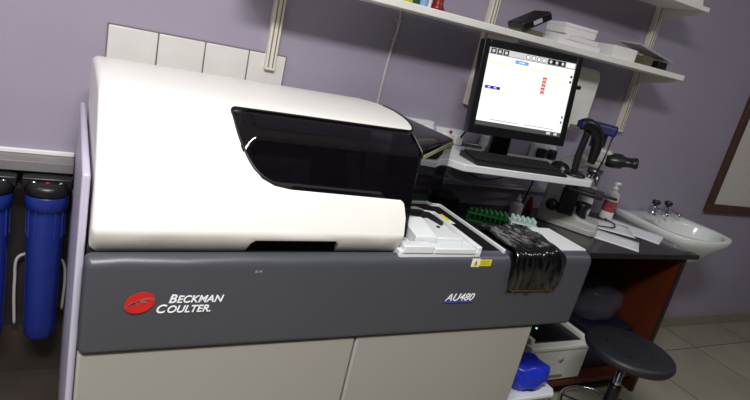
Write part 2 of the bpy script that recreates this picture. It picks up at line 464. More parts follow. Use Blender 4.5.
b = MB(); b.box((-.0, -.0015, -.006), (.46, .0015, .006), .001); o = b.build('edge_strip', M['olive_bright'], A); o.location = (.868, 1.2845, 1.1455); o.rotation_euler = (0, radians(1.8), radians(45.3))

# grey front band with the rack recess notched out of its top
gp = [(1.176, .658), (1.166, .664), (1.162, .675), (1.158, .80), (1.157, .884), (1.160, .897), (1.167, .907), (1.178, .913), (1.20, .915), (1.245, .915)]
gq = Prof(gp)
gs = gq.s_of_z(.792); ge = gq.S[-1]
band_out = [(.066, 0), (1.510, 0), (1.510, ge), (1.395, ge), (1.39, gs+.012), (1.383, gs), (1.20, gs), (1.193, gs+.012), (1.165, gq.S[8]+.012), (1.06, gq.S[8]+.012), (1.06, gq.S[8]-.012), (.066, gq.S[8]-.012)]
band = bent_sheet(band_out, gq, 'front_band', M['grey'], A, .008, 0, bev=.002, cap_left=(0, gq.S[8]-.012), cap_right=(1.510, 1, 0, ge), r=.015)
for v in band.data.vertices: v.co.z += max(0, (v.co.z-.66)/.25)*(-.022+.024*(v.co.x-.05)/1.46)
b = MB(); b.box((1.195, 1.172, .787), (1.39, 1.20, .795)); b.box((1.20, 1.19, .79), (1.385, 1.195, .91)); b.build('rack_recess', M['matte_black'], A)
b = MB(); b.box((1.205, 1.156, .795), (1.38, 1.170, .8), .001); b.box((1.208, 1.1535, .7945), (1.377, 1.1565, .799)); b.build('brass_lip', M['brass'], A)
b = MB(); b.lathe([(0, -.003), (.0022, -.003), (.003, 0), (0, .001)], (1.372, 1.158, .657), 12); b.build('power_light', M['led_green'], A)
# right hand top plate
b = MB(); b.box((1.388, 1.195, .906), (1.520, 1.375, .921), .002); b.build('top_plate', M['tray'], A)
b = MB(); b.box((1.16, 1.20, .66), (1.524, 1.375, .906), .006); b.box((1.16, 1.20, .86), (1.19, 1.375, .9)); 
b.build('annex_body', M['grey'], A)
# deck: black rim with white line, white tray
b = MB(); b.use(M['deep_black']).prism([(.80, 1.195), (1.155, 1.195), (1.165, 1.55), (1.10, 1.66), (.80, 1.66)], 'z', .885, .912, .002)
b.use(M['tray']).prism([(1.155, 1.18), (1.163, 1.18), (1.171, 1.555), (1.163, 1.562)], 'z', .90, .921, .0015)
b.prism([(1.171, 1.555), (1.163, 1.562), (1.0, 1.57), (1.0, 1.56)], 'z', .90, .921, .0015)
b.use(M['yellow']).box((1.10, 1.42, .912), (1.125, 1.475, .9135)); b.use(M['label_white']).box((1.10, 1.395, .912), (1.125, 1.418, .9135))
b.use(M['yellow']).box((1.045, 1.53, .912), (1.10, 1.545, .9135))
b.build('deck_rim', None, A)
tr = MB(); tr.use(M['tray'])
tr.prism([(.79, 1.168), (1.062, 1.168), (1.075, 1.455), (1.0, 1.475), (.86, 1.475), (.79, 1.40)], 'z', .895, .917, .003)
tr.prism([(1.048, 1.17), (1.064, 1.17), (1.077, 1.455), (1.062, 1.455)], 'z', .91, .931, .003)
tr.prism([(1.076, 1.452), (1.0, 1.472), (.93, 1.472), (.93, 1.458), (1.0, 1.458), (1.06, 1.44)], 'z', .91, .931, .003)
tr.prism([(.80, 1.165), (.895, 1.165), (.895, 1.20), (.80, 1.20)], 'z', .91, .932, .003)
tr.prism([(.90, 1.165), (1.04, 1.165), (1.03, 1.20), (.90, 1.20)], 'z', .91, .927, .003)
# sloped wedge block
tr.prism([(1.205, .917), (1.205, .945), (1.30, .965), (1.36, .945), (1.40, .917)], 'x', .855, .925, .004)
tr.prism([(.93, 1.22), (1.03, 1.22), (1.0, 1.38), (.93, 1.36)], 'z', .915, .935, .004)
tr.use(M['yellow']).box((.945, 1.385, .917), (.985, 1.43, .9185), rot=Matrix.Rotation(.5, 3, 'Z')); tr.box((1.035, 1.26, .917), (1.043, 1.34, .9185))
tr.use(M['black']).lathe([(0, .935), (.006, .935), (.006, .938), (0, .938)], (.99, 1.30, 0), 12)
tr.build('sample_tray', None, A)

# writing and marks
FY = 1.1565
b = MB(); cx, cz = .163, .788
N = 40; sh = .25
def ell(k, s=1): a = 2*pi*k/N; return (cx+s*(.030*cos(a)+sh*.025*sin(a)), cz+s*.0255*sin(a))
b.use(M['red']); b.prism([ell(k) for k in range(N)], 'y', FY-.0012, FY+.0004)
b.use(M['red_dim'])
for dz, x0, x1 in ((.005, -.012, .030), (-.002, -.026, .016), (-.006, -.030, -.002)):
    up = []; dn = []
    for k in range(13):
        t = k/12; x = cx+x0+(x1-x0)*t; z = cz+dz+.0045*sin((t-.2)*pi*1.3)+.006*(t-.5); w = .0016*sin(pi*t)+.0004
        up.append((x, z+w)); dn.append((x, z-w))
    b.prism(up+dn[::-1], 'y', FY-.0018, FY-.0010)
em = b.build('brand_emblem', None, A)
def word(s, x, z, big, small, name):
    o1 = text(s[0], big, (x, FY+.0004, z), UP, M['print_white'], name+'_initial', A, shear=.28, sx=1.02, bold=.0004)
    w = max(v.co.x for v in o1.data.vertices)
    o2 = text(s[1:], small, (x+w-.0015, FY+.0004, z), UP, M['print_white'], name, A, shear=.28, sx=1.0, bold=.0004)
    return o1, o2
word('BECKMAN', .2205, .7855, .0290, .0246, 'brand_lettering')
word('COULTER.', .1955, .7610, .0290, .0246, 'brand_lettering')
text('AU480', .0335, (.972, FY+.0004, .7675), UP, M['print_white'], 'model_lettering', A, shear=.35, sx=1.02)
b = MB(); b.box((.970, FY-.001, .7625), (1.075, FY+.0004, .7645)); b.build('model_underline', M['print_blue'], A)
text('8-H', .011, (.405, FY+.0004, .858), UP, M['print_dim'], 'small_marking', A, sx=1.0)
b = MB(); b.use(M['label_white']).box((1.028, FY-.0012, .876), (1.056, FY, .902)); b.use(M['yellow']).prism([(1.031, .879), (1.053, .879), (1.042, .899)], 'y', FY-.0018, FY-.001)
b.use(M['black']).prism([(1.0405, .885), (1.0435, .885), (1.044, .893), (1.040, .893)], 'y', FY-.0024, FY-.0016); b.box((1.0408, FY-.0024, .881), (1.0432, FY-.0016, .8835))
b.use(M['yellow']).box((1.057, FY-.0012, .879), (1.098, FY, .899)); b.use(M['olive'])
for k in range(3): b.box((1.060, FY-.0016, .883+.005*k), (1.093, FY-.001, .8842+.005*k))
b.build('warning_label', None, A)

# ------------------------------------------------------------------ black plastic film over the rack bay
path = [(1.385, .905), (1.372, .928), (1.32, .932), (1.25, .930), (1.19, .929), (1.160, .922), (1.147, .905), (1.146, .88), (1.148, .84), (1.150, .806)]
path = chaikin(path, 2); rows = []
for j, (y, z) in enumerate(path):
    t = j/(len(path)-1); r = []
    for i in range(45):
        u = i/44; x = 1.184+.208*u - .012*max(0, t-.5)*2*(1-u) - .016*max(0, t-.5)*2*u+.004
        w = noise.noise(Vector((x*48, y*14, z*12)))*.0065 + noise.noise(Vector((x*110, y*45, z*22+3)))*.0013
        edge = min(u, 1-u)*8; drop = -.008*max(0, 1-edge)**2
        hang = max(0, min(1, (.91-z)/.06))
        r.append((x, y-.002*hang - abs(w)*hang*2.2, z+(abs(w)*2)*(1-hang)+drop*(1-hang)))
    rows.append(r)
b = MB(); b.grid(rows); f = b.build('plastic_sheet', M['film'])
tag(f, 'crinkled black plastic sheet draped over the bay on the analyser front', 'plastic sheet')
s = f.modifiers.new('s', 'SOLIDIFY'); s.thickness = .0008

# ------------------------------------------------------------------ monitor tray, monitor, keyboard, mouse, scanner
TZ = 1.06
T = thing('monitor_tray', (1.60, 1.83, TZ), 'white shelf tray on a wall arm carrying the monitor and keyboard', 'tray', radians(-4.5))
b = MB(); b.prism([(-.31, -.245), (.30, -.245), (.335, -.215), (.335, .09), (-.25, .09), (-.28, -.03), (-.42, -.08), (-.42, -.11)], 'z', -.028, 0, .004); b.build('tray_top', M['tray'], T)
b = MB(); b.box((-.03, .05, -.06), (.03, .20, -.028), .004); b.box((-.08, .185, -.14), (.08, .208, .0), .004); b.build('wall_arm', M['steel'], T)

MX, MY = 1.395, 1.66
th = radians(-13)
Mo = thing('computer_monitor', (1.522, 1.685, TZ), 'black framed flat monitor showing a white software screen', 'monitor', th)
def mlean(o): o.rotation_euler = (radians(-6), radians(-1.8), 0); o.location = (0, 0, .105); return o
W2, H0, H1 = .207, 0, .345
b = MB()
b.prism([(-W2, H0), (W2, H0), (W2, H1), (-W2, H1)], 'y', -.02, .02, .005)
b.prism([(-.15, .05), (.15, .05), (.15, .30), (-.15, .30)], 'y', .015, .055, .012)
mlean(b.build('monitor_housing', M['black'], Mo))
bw = .024
b = MB()
for a, c in (((-W2, 0), (-W2+bw, H1)), ((W2-bw, 0), (W2, H1)), ((-W2+bw, 0), (W2-bw, .034)), ((-W2+bw, H1-bw), (W2-bw, H1))):
    b.box((a[0], -.0255, a[1]), (c[0], -.018, c[1]), .0015)
bz = mlean(b.build('bezel', M['black'], Mo))
sx0, sx1, sz0, sz1 = -W2+bw, W2-bw, .034, H1-bw
b = MB(); Y = -.0215
def q(m, u0, v0, u1, v1, k=1):
    b.use(M[m]); X0 = sx0+(sx1-sx0)*u0; X1 = sx0+(sx1-sx0)*u1; Z0 = sz0+(sz1-sz0)*v0; Z1 = sz0+(sz1-sz0)*v1; y = Y-.0002*k
    b.face([(X0, y, Z0), (X1, y, Z0), (X1, y, Z1), (X0, y, Z1)])
def circ(m, u, v, r, k):
    b.use(M[m]); X = sx0+(sx1-sx0)*u; Z = sz0+(sz1-sz0)*v; b.face([(X+r*cos(2*pi*i/16), Y-.0002*k, Z+r*sin(2*pi*i/16)) for i in range(16)])
q('scr_white', 0, 0, 1, 1, 0)
q('scr_bar', 0, .91, 1, .985, 1); q('scr_dark', 0, .985, 1, 1, 1); q('scr_dark', 0, .906, 1, .912, 2)
for i in range(3): q('scr_dark', .02+.07*i, .915, .08+.07*i, .98, 2); q('scr_bar', .035+.07*i, .93, .065+.07*i, .965, 3)
for i in range(4): circ('scr_dark', .44+.062*i, .948, .0082, 2); circ('scr_white', .44+.062*i, .948, .0064, 3)
q('scr_dark', .67, .915, .88, .98, 2)
for i in range(3): circ('scr_bar', .705+.07*i, .948, .006, 3)
q('scr_white', .89, .92, .985, .975, 2); q('scr_sky', .31, .84, .46, .885, 2); q('scr_white', .35, .857, .42, .868, 3)
q('scr_yellow', .02, .80, .90, .808, 1); q('scr_yellow', .62, .70, .98, .706, 1)
for i in range(5): q('scr_red', .655, .70-.045*i, .70, .737-.045*i, 2); q('scr_white', .663, .708-.045*i, .690, .716-.045*i, 3)
q('scr_blue', .03, .475, .20, .512, 2); q('scr_white', .06, .488, .09, .50, 3); q('scr_white', .13, .488, .16, .50, 3); q('scr_yellow', .03, .45, .30, .458, 2)
q('scr_dark', .16, .085, .48, .09, 2); q('scr_dark', .54, .085, .9, .09, 2)
q('scr_foot', 0, 0, 1, .055, 1); q('scr_bar', .83, .012, .88, .045, 2); q('scr_bar', .92, .012, .96, .045, 2)
for v in (.79, .72): q('scr_foot', .965, v, .99, v+.035, 2)
for v in (.25, .18): q('scr_foot', .965, v, .985, v+.03, 2)
mlean(b.build('screen', None, Mo, recalc=False))
b = MB(); b.prism([(-.045, .012), (.045, .012), (.035, .24), (-.035, .24)], 'y', .085, .115, .006); b.build('stand_neck', M['black'], Mo)
b = MB(); b.lathe([(0, 0), (.065, 0), (.065, .006), (.055, .014), (0, .018)], (0, .10, .001), 40); b.build('stand_base', M['black'], Mo)
b = MB(); b.box((W2, -.012, .225), (W2+.028, .012, .24), .003); mlean(b.build('side_hook', M['black'], Mo))

K = thing('keyboard', (1.565, 1.660, TZ+.001), 'black computer keyboard on the white monitor tray', 'keyboard', radians(-5.5))
b = MB(); b.prism([(-.07, 0), (.068, 0), (.068, .022), (-.055, .012), (-.07, .007)], 'x', -.235, .19, .003); b.build('key_base', M['black'], K)
b = MB(); b.use(M['matte_black'])
for r_ in range(5):
    n = 20 if r_ else 14
    for i in range(20):
        if r_ == 0 and 5 < i < 10: continue
        x = -.222+i*.0203; y = -.040+r_*.021
        b.box((x, y, .010+.0016*r_), (x+.0175, y+.018, .0205+.0019*r_), .002, 1)
b.box((-.222+.0203*6, -.040, .010), (-.222+.0203*10-.003, -.022, .0205), .002, 1)
kk = b.build('keys', M['matte_black'], K)
Mu = thing('computer_mouse', (1.845, 1.715, TZ+.001), 'black computer mouse right of the keyboard on the tray', 'mouse', radians(-10))
b = MB()
rows = []
for i in range(9):
    v = i/8; a = []
    for j in range(13):
        u = -1+2*j/12; w = .028*sqrt(max(0, 1-(2*v-1)**4))+.002; h = .034*sqrt(max(0, 1-(2*v-.9)**2*.75))*sqrt(max(0, 1-u*u*.97))
        a.append((u*w, -.05+.1*v, h if 0 < i < 8 else 0.001))
    rows.append(a)
b.grid(rows); mo = b.build('mouse_shell', M['black'], Mu); b = MB(); b.lathe([(0, -.004), (.008, -.004), (.008, .004), (0, .004)], (0, .03, .024), 16, Matrix.Rotation(pi/2, 3, 'Y')); b.build('scroll_wheel', M['grey_plastic'], Mu)

S = thing('barcode_scanner', (1.845, 1.63, TZ), 'black barcode scanner resting in an upright stand on the tray', 'scanner', radians(-10))
b = MB(); b.lathe([(0, 0), (.045, 0), (.045, .006), (.034, .014), (0, .016)], (0, 0, .001), 28); b.build('stand_foot', M['black'], S)
b = MB(); b.tube(spline([(0, .005, .01), (-.004, .008, .08), (-.002, .004, .15), (-.004, 0, .185)], 4), [.014]*12+[.018], 12); b.build('stand_post', M['scope_dark'], S)
b = MB(); b.tube(spline([(-.045, 0, .208), (-.02, 0, .214), (.015, 0, .205), (.045, 0, .18), (.060, 0, .135), (.062, 0, .095), (.060, 0, .06)], 4), [.020, .022, .023, .024, .025, .026, .026, .026, .026, .026, .026, .026, .025, .025, .024, .024, .023, .022, .021, .02, .019, .018, .017, .016, .013], 14); b.build('scanner_body', M['black'], S)
b = MB(); b.box((-.052, -.02, .196), (-.043, .02, .224), .004); b.build('scan_window', M['cap_blue'], S)

# ------------------------------------------------------------------ shelving
RZ0 = 1.225
rails = [('leftmost of the three wall rails, above the white tiles', .626), ('middle of the three wall rails, left of the monitor', 1.522), ('rightmost of the three wall rails, at the shelf ends', 2.50)]
for lab, x in rails:
    R_ = thing('shelf_rail', (x, WY, RZ0), 'cream metal shelf upright, '+lab, 'shelf upright', group='shelf uprights')
    b = MB(); b.box((-.019, -.028, 0), (.019, 0, 1.0), .002)
    b.build('upright', M['rail'], R_)
    b = MB(); b.box((-.010, -.0295, .01), (-.006, -.026, 1.0)); b.box((.006, -.0295, .01), (.010, -.026, 1.0)); b.build('slot_strip', M['slot'], R_)
    for z in (1.53, 1.842):
        b = MB(); b.prism([(-.028, z-RZ0-.001), (-.23, z-RZ0-.001), (-.23, z-RZ0-.012), (-.028, z-RZ0-.055)], 'x', -.006, .006, .001); b.build('bracket', M['rail'], R_)
for lab, z0, th_ in (('long white wall shelf just above the monitor', 1.53, .026), ('upper white wall shelf with its right end in the top corner', 1.842, .022)):
    b = MB(); b.box((.46, 1.79, z0), (2.525, 2.010, z0+th_), .003); o = b.build('wall_shelf', M['shelf']); tag(o, lab, 'shelf')

SZ = 1.556
# shelf goods -------------------------------------------------
def carton(x, y, z, w, d, h, label, rz=0, m='box_white', name='carton', group=None, lid=True):
    o = thing(name, (x, y, z), label, 'box', rz, group)
    b = MB(); b.box((-w/2, -d/2, 0), (w/2, d/2, h*.72 if lid else h), .002); b.build('box_body', M[m], o)
    if lid: b = MB(); b.box((-w/2-.002, -d/2-.002, h*.66), (w/2+.002, d/2+.002, h), .003); b.build('box_lid', M[m], o)
    return o
carton(1.845, 1.885, SZ, .235, .14, .020, 'white box at the bottom of the shelf stack', radians(-2), lid=False)
carton(1.855, 1.885, SZ+.021, .19, .13, .020, 'white box second from the bottom of the shelf stack', radians(3), lid=False)
carton(1.840, 1.885, SZ+.042, .170, .12, .042, 'white lidded box on top of the shelf stack', radians(-3))
C_ = thing('glasses_case', (1.61, 1.89, SZ), 'black leather case lying tilted at the left of the white boxes', 'case', radians(-8))
b = MB(); b.box((-.068, -.06, .038), (.068, .06, .074), .008, 3, rot=Matrix.Rotation(radians(-32), 3, 'Y')); b.build('case_body', M['black'], C_)
b = MB(); b.box((-.02, -.063, .047), (.02, -.060, .063), .001, rot=Matrix.Rotation(radians(-32), 3, 'Y')); b.build('case_label', M['grey_plastic'], C_)
b = MB(); b.box((-.055, -.045, .0), (.05, .05, .022), .004); b.build('case_holder', M['olive'], C_)
o = carton(2.115, 1.87, SZ, .135, .12, .05, 'crumpled white carton between the stack and the grey lid', radians(-4), lid=False)
o = carton(2.285, 1.87, SZ, .06, .10, .04, 'small olive box under the leaning grey lid', 0, 'olive', lid=False)
o = carton(2.38, 1.86, SZ, .06, .09, .034, 'small black box at the right end of the shelf', 0, 'black', lid=False)
L_ = MB(); L_.box((-.13, -.06, -.004), (.13, .06, .004), .002, rot=Matrix.Rotation(radians(9), 3, 'Y')); o = L_.build('grey_lid', M['grey_plastic']); o.location = (2.315, 1.875, SZ+.062); tag(o, 'flat grey lid leaning across the small boxes at the shelf end', 'lid')
b = MB(); b.prism([(0, 0), (.13, 0), (.115, .035), (.02, .045)], 'y', 0, .1, .006); o = b.build('folded_cloth', M['box_white']); o.location = (2.40, 1.83, 1.866); tag(o, 'pale folded cloth at the right end of the upper shelf', 'cloth')
# small bottles
def bottle(x, y, z, r, h, mb, mc, label, cr=.55, ch=.2):
    o = thing('bottle', (x, y, z), label, 'bottle', group='small bottles on the shelf')
    b = MB(); b.lathe([(0, 0), (r*.95, 0), (r, .003), (r, h*.68), (r*.5, h*.8), (r*.5, h*(1-ch))], (0, 0, .0005), 20); b.build('bottle_body', M[mb], o)
    b = MB(); b.lathe([(0, h*(1-ch)), (r*cr, h*(1-ch)), (r*cr, h-.001), (0, h)], (0, 0, 0), 20); b.build('cap', M[mc], o); return o
bottle(.972, 1.84, SZ, .018, .08, 'orange', 'box_white', 'small orange bottle, leftmost on the upper left of the shelf')
bottle(1.012, 1.835, SZ, .020, .085, 'lime', 'green', 'small lime yellow bottle on the shelf, right of the orange one')
bottle(1.048, 1.84, SZ, .014, .07, 'green', 'box_white', 'small green bottle on the shelf')
bottle(1.075, 1.83, SZ, .016, .09, 'skyblue', 'box_white', 'small pale blue bottle on the shelf')
bottle(1.10, 1.84, SZ, .012, .075, 'box_white', 'box_white', 'thin white bottle left of the dark red jar')
o = thing('jar', (1.142, 1.845, SZ), 'dark red jar on the shelf right of the small bottles', 'jar')
b = MB(); b.lathe([(0, 0), (.026, 0), (.028, .004), (.024, .014), (.020, .02), (.020, .11)], (0, 0, .0005), 24); b.build('jar_body', M['darkred'], o); b = MB(); b.lathe([(0, .11), (.022, .11), (.022, .128), (0, .13)], (0, 0, 0), 24); b.build('lid', M['redcap'], o)

# wall cable, sockets, hanging dispenser
b = MB(); b.tube(spline([(1.105, WY-.006, 1.53), (1.108, WY-.006, 1.46), (1.098, WY-.006, 1.36), (1.093, WY-.006, 1.25), (1.092, WY-.006, 1.13)], 5), .0055, 8); b.use(M['cable_white'])
for z in (1.49, 1.42): b.box((1.09, WY-.014, z), (1.116, WY-.001, z+.006))
tag(b.build('wall_cable', M['cable_white']), 'thin pale cable running down the wall below the shelf', 'cable')
for i, (x, z, lab) in enumerate(((1.30, 1.09, 'white double wall socket just right of the tinted hood'), (1.46, 1.07, 'white double wall socket left of the monitor, second from the hood'), (1.72, 1.06, 'white double wall socket under the middle of the monitor'), (2.03, 1.06, 'white double wall socket below the right side of the monitor'))):
    o = thing('wall_socket', (x, WY, z), lab, 'socket', group='double wall sockets')
    b = MB(); b.box((-.07, -.03, -.042), (.07, 0, .042), .004); b.build('face_plate', M['tray'], o)
    for dx in (-.034, .034):
        if (i+dx > i) or i != 2:
            b = MB(); b.box((dx-.022, -.062, -.022), (dx+.022, -.03, .026), .008, 3); b.build('plug', M['box_white' if i != 3 else 'black'], o)
    b = MB(); b.box((-.006, -.034, .022), (.006, -.03, .036), .001); b.build('switch', M['redcap' if i == 1 else 'label_white'], o)
def cable(pts, r, m, lab, nm='cable'):
    b = MB(); b.tube(spline(pts, 8), r, 8); return tag(b.build(nm, M[m]), lab, 'cable')
cable([(1.72, 1.975, 1.06), (1.70, 1.94, 1.10), (1.62, 1.93, 1.13), (1.52, 1.95, 1.14), (1.49, 1.97, 1.09)], .004, 'rubber', 'black cable looping left from the socket under the monitor')
cable([(2.05, 1.975, 1.06), (2.0, 1.93, 1.09), (1.94, 1.92, 1.07), (1.93, 1.94, 1.02), (1.99, 1.98, .96), (1.98, 2.0, .80)], .004, 'rubber', 'black cable drooping from the right hand socket behind the keyboard')
cable([(1.46, 1.975, 1.06), (1.48, 1.94, 1.0), (1.60, 1.95, .93), (1.74, 1.96, .925), (1.82, 1.97, .97), (1.80, 2.0, 1.02)], .004, 'cable_purple', 'purple cable looping on the wall beneath the monitor tray')
cable([(1.34, 1.975, 1.06), (1.38, 1.94, .98), (1.52, 1.95, .90), (1.75, 1.96, .885), (1.95, 1.98, .88)], .005, 'cable_white', 'pale grey cable sagging along the wall beneath the monitor tray')
b = MB(); b.box((1.22, WY-.022, .86), (2.42, WY, .885), .003); tag(b.build('cable_trunking', M['grey_plastic']), 'grey cable trunking along the wall above the bench', 'trunking')
D_ = thing('towel_dispenser', (2.10, WY, 1.20), 'pale rounded wall dispenser half hidden behind the monitor', 'dispenser')
b = MB(); b.prism([(-.08, .03), (-.05, 0), (.045, 0), (.07, .05), (.07, .25), (.05, .29), (-.08, .29)], 'y', -.10, -.001, .016, 3); b.build('dispenser_body', M['shelf'], D_)
b = MB(); b.box((-.04, -.103, .01), (.045, -.098, .03), .002); b.build('slot', M['slot'], D_)

# ------------------------------------------------------------------ bench
BZ = .772
B_ = thing('lab_bench', (1.9, 1.77, 0), 'lab bench with black worktop and mahogany side panel and lower shelf', 'bench')
def bb(a, c): return tuple(p-q_ for p, q_ in zip(a, (1.9, 1.77, 0))), tuple(p-q_ for p, q_ in zip(c, (1.9, 1.77, 0)))
b = MB(); b.box(*bb((1.23, 1.495, BZ-.025), (2.695, WY-.002, BZ)), .004); b.build('worktop', M['bench'], B_)
b = MB(); b.use(M['rust']).box(*bb((2.60, 1.512, 0), (2.622, WY-.003, BZ-.026))); b.use(M['rust_edge']).box(*bb((2.599, 1.505, 0), (2.623, 1.513, BZ-.026))); b.build('side_panel', None, B_)
b = MB(); b.box(*bb((1.39, 1.512, 0), (1.41, WY-.003, BZ-.026))); b.build('side_panel', M['rust'], B_)
b = MB(); b.box(*bb((1.41, 1.53, .075), (2.60, WY-.003, .097)), .002); b.build('lower_shelf', M['rust'], B_)
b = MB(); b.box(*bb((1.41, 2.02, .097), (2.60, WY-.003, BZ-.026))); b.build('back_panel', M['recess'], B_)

# microscope (faces right, slightly to the viewer)
Sc = thing('microscope', (2.11, 1.795, BZ), 'cream and black microscope with binocular eyepieces facing right', 'microscope', radians(-52))
b = MB()
b.prism([(-.15, -.055), (.10, -.075), (.125, -.05), (.125, .05), (.10, .075), (-.15, .055)], 'z', .0, .030, .006)
b.prism([(-.155, .02), (.12, .02), (.12, .055), (.03, .062), (-.03, .10), (-.07, .20), (-.145, .20)], 'y', -.05, .05, .012, 3)
b.build('base', M['scope'], Sc)
b = MB(); b.prism([(-.145, .19), (-.085, .19), (-.06, .27), (.0, .30), (.05, .30), (.05, .335), (-.06, .345), (-.13, .30)], 'y', -.035, .035, .012, 3); b.build('arm', M['scope'], Sc)
b = MB(); b.box((-.06, -.075, .175), (.10, .075, .192), .003); b.box((-.05, -.04, .13), (.0, .04, .18), .004); b.box((-.02, -.055, .192), (.06, .03, .2), .002); b.build('stage', M['scope_dark'], Sc)
b = MB(); b.box((-.075, -.06, .06), (.0, .06, .19), .01); b.box((-.07, -.055, .185), (-.02, .055, .26), .01); b.build('focus_block', M['scope_dark'], Sc)
b = MB(); b.lathe([(0, .0), (.026, 0), (.028, .012), (.020, .018), (.02, .03), (0, .03)], (-.10, -.05, .09), 24, Matrix.Rotation(pi/2, 3, 'X')); b.build('focus_knob', M['scope_dark'], Sc)
b = MB(); b.lathe([(0, .03), (.028, .03), (.030, .06), (.024, .075), (.026, .10), (.036, .115), (.036, .13), (0, .135)], (.03, 0, 0), 24); b.build('condenser', M['scope_dark'], Sc)
b = MB(); b.lathe([(0, 0), (.034, 0), (.036, .02), (0, .022)], (.03, 0, .275), 28); b.build('nosepiece', M['steel'], Sc)
for a in range(4):
    d = radians(45+90*a); rot = Matrix.Rotation(d, 3, 'Z') @ Matrix.Rotation(radians(160), 3, 'Y')
    b = MB(); b.lathe([(0, 0), (.011, 0), (.011, .035), (.007, .042), (.006, .055), (0, .055)], (.03+.018*cos(d), .018*sin(d), .278), 16, rot); b.build('objective', M['steel'], Sc)
b = MB(); b.prism([(-.02, .33), (.075, .33), (.09, .36), (.07, .395), (-.02, .40)], 'y', -.04, .04, .014, 3); b.build('head', M['scope'], Sc)
for s_ in (-1, 1):
    b = MB(); rot = Matrix.Rotation(radians(82), 3, 'Y')
    b.lathe([(0, 0), (.026, 0), (.030, .02), (.030, .06), (.020, .075), (.0175, .105), (.021, .11), (.021, .128), (.012, .133), (0, .131)], (.060, s_*.032, .350), 24, rot); b.build('eyepiece', M['scope_dark'], Sc)
b = MB(); b.lathe([(0, .39), (.034, .39), (.034, .45), (.030, .47), (0, .47)], (.0, 0, 0), 24); b.build('photo_tube', M['scope_dark'], Sc)
b = MB(); b.box((-.055, -.045, .455), (.065, .045, .50), .010, 3); b.build('blue_cover', M['cap_blue'], Sc)
b = MB(); b.tube([(.055, -.03, .46), (.05, -.045, .36), (.035, -.055, .26)], .0035, 8); b.build('side_rod', M['black'], Sc)
b = MB(); b.box((.06, .045, .172), (.16, .065, .184), .002); b.build('stage_control', M['scope_dark'], Sc)

# papers
def sheet(x, y, w, d, rz, label, z=BZ+.0006, curl=0):
    rows = [[((i/6-.5)*w, (j/6-.5)*d, curl*((i/6)**3)+.0004*sin(i*1.3+j)) for i in range(7)] for j in range(7)]
    b = MB(); b.grid(rows); o = b.build('paper_sheet', M['paper']); o.location = (x, y, z+.0006); o.rotation_euler = (0, 0, rz)
    s_ = o.modifiers.new('s', 'SOLIDIFY'); s_.thickness = .0006
    return tag(o, label, 'paper', 'loose papers on the bench')
sheet(2.25, 1.675, .18, .27, radians(38), 'white paper on the bench nearest the front edge, beside the microscope base')
sheet(2.55, 1.775, .20, .27, radians(30), 'white paper on the bench beside the sink, right end', curl=.003)
sheet(2.40, 1.83, .20, .26, radians(50), 'white paper half under the microscope stage, behind the others', z=BZ+.0022)
b = MB(); b.tube(spline([(2.60, 2.0, BZ+.006), (2.50, 1.92, BZ+.008), (2.47, 1.84, BZ+.012), (2.40, 1.78, BZ+.012), (2.30, 1.80, BZ+.012)], 6), .003, 8); tag(b.build('cable', M['rubber']), 'thin black cable lying across the papers beside the sink', 'cable')

def pump(x, y, z, r, h, label, band):
    o = thing('pump_bottle', (x, y, z), label, 'bottle', radians(0))
    b = MB(); b.lathe([(0, 0), (r*.92, 0), (r, .006), (r, h*.66), (r*.8, h*.73), (r*.38, h*.77), (r*.38, h*.8)], (0, 0, .0005), 28); b.build('bottle_body', M['box_white'], o)
    if band: b = MB(); b.lathe([(r*1.01, h*.22), (r*1.015, h*.221), (r*1.015, h*.50), (r*1.01, h*.51)], (0, 0, 0), 28); b.build('red_label', M['label_red'], o)
    b = MB(); b.lathe([(0, h*.8), (r*.45, h*.8), (r*.45, h*.87), (r*.16, h*.88), (r*.16, h*.95), (0, h*.95)], (0, 0, 0), 20); b.tube([(-.008, 0, h*.965), (.018, 0, h*.975), (.036, 0, h*.955)], [.009, .007, .005], 10); b.build('pump_head', M['label_white'], o)
pump(2.53, 1.945, BZ, .034, .20, 'white pump bottle with red label standing behind the microscope', True)
pump(2.40, 1.985, BZ, .030, .15, 'plain white pump bottle in the shade behind the microscope arm', False)
bo = thing('dropper_bottle', (1.835, 1.88, BZ), 'small white dropper bottle on the bench under the tray', 'bottle')
b = MB(); b.lathe([(0, 0), (.026, 0), (.028, .004), (.028, .062), (.024, .07), (.011, .074), (.011, .08)], (0, 0, .0005), 24); b.build('bottle_body', M['box_white'], bo)
b = MB(); b.lathe([(0, .078), (.013, .078), (.013, .092), (.005, .094), (.004, .112), (0, .113)], (0, 0, 0), 20); b.build('cap', M['label_white'], bo)
# tube racks
def rack(x, y, rz, nx, ny, m, tm, label, pitch=.022, gap=0):
    o = thing('tube_rack', (x, y, BZ), label, 'rack', rz); w = nx*pitch; d = ny*pitch
    b = MB()
    for z in (.002, .035):
        b.box((-w/2, -d/2, z), (w/2, d/2, z+.004), .001)
    for sx_ in (-1, 1): b.box((sx_*w/2-.002, -d/2, 0), (sx_*w/2+.002, d/2, .04))
    b.build('rack_frame', M[m], o)
    for i in range(nx):
        for j in range(ny):
            b = MB(); px_, py_ = -w/2+pitch*(i+.5), -d/2+pitch*(j+.5)
            b.lathe([(0, .007), (.006, .008), (.0068, .05), (.0068, .06), (.005, .0605), (.005, .045), (0, .045)], (0, 0, 0), 10)
            t_ = b.build('sample_tube', M[tm]); t_.location = (x+px_*cos(rz)-py_*sin(rz), y+px_*sin(rz)+py_*cos(rz), BZ)
            tag(t_, 'small green tube standing in the green rack' if tm == 'green' else 'small clear tube standing in the pale rack', 'tube', 'green tubes in the green rack' if tm == 'green' else 'clear tubes in the pale rack')
rack(1.60, 1.79, radians(-28), 8, 3, 'green', 'green', 'green tube rack on the bench behind the black film')
rack(1.735, 1.715, radians(-28), 5, 3, 'tray', 'teal', 'pale tube rack of clear tubes right of the green rack')
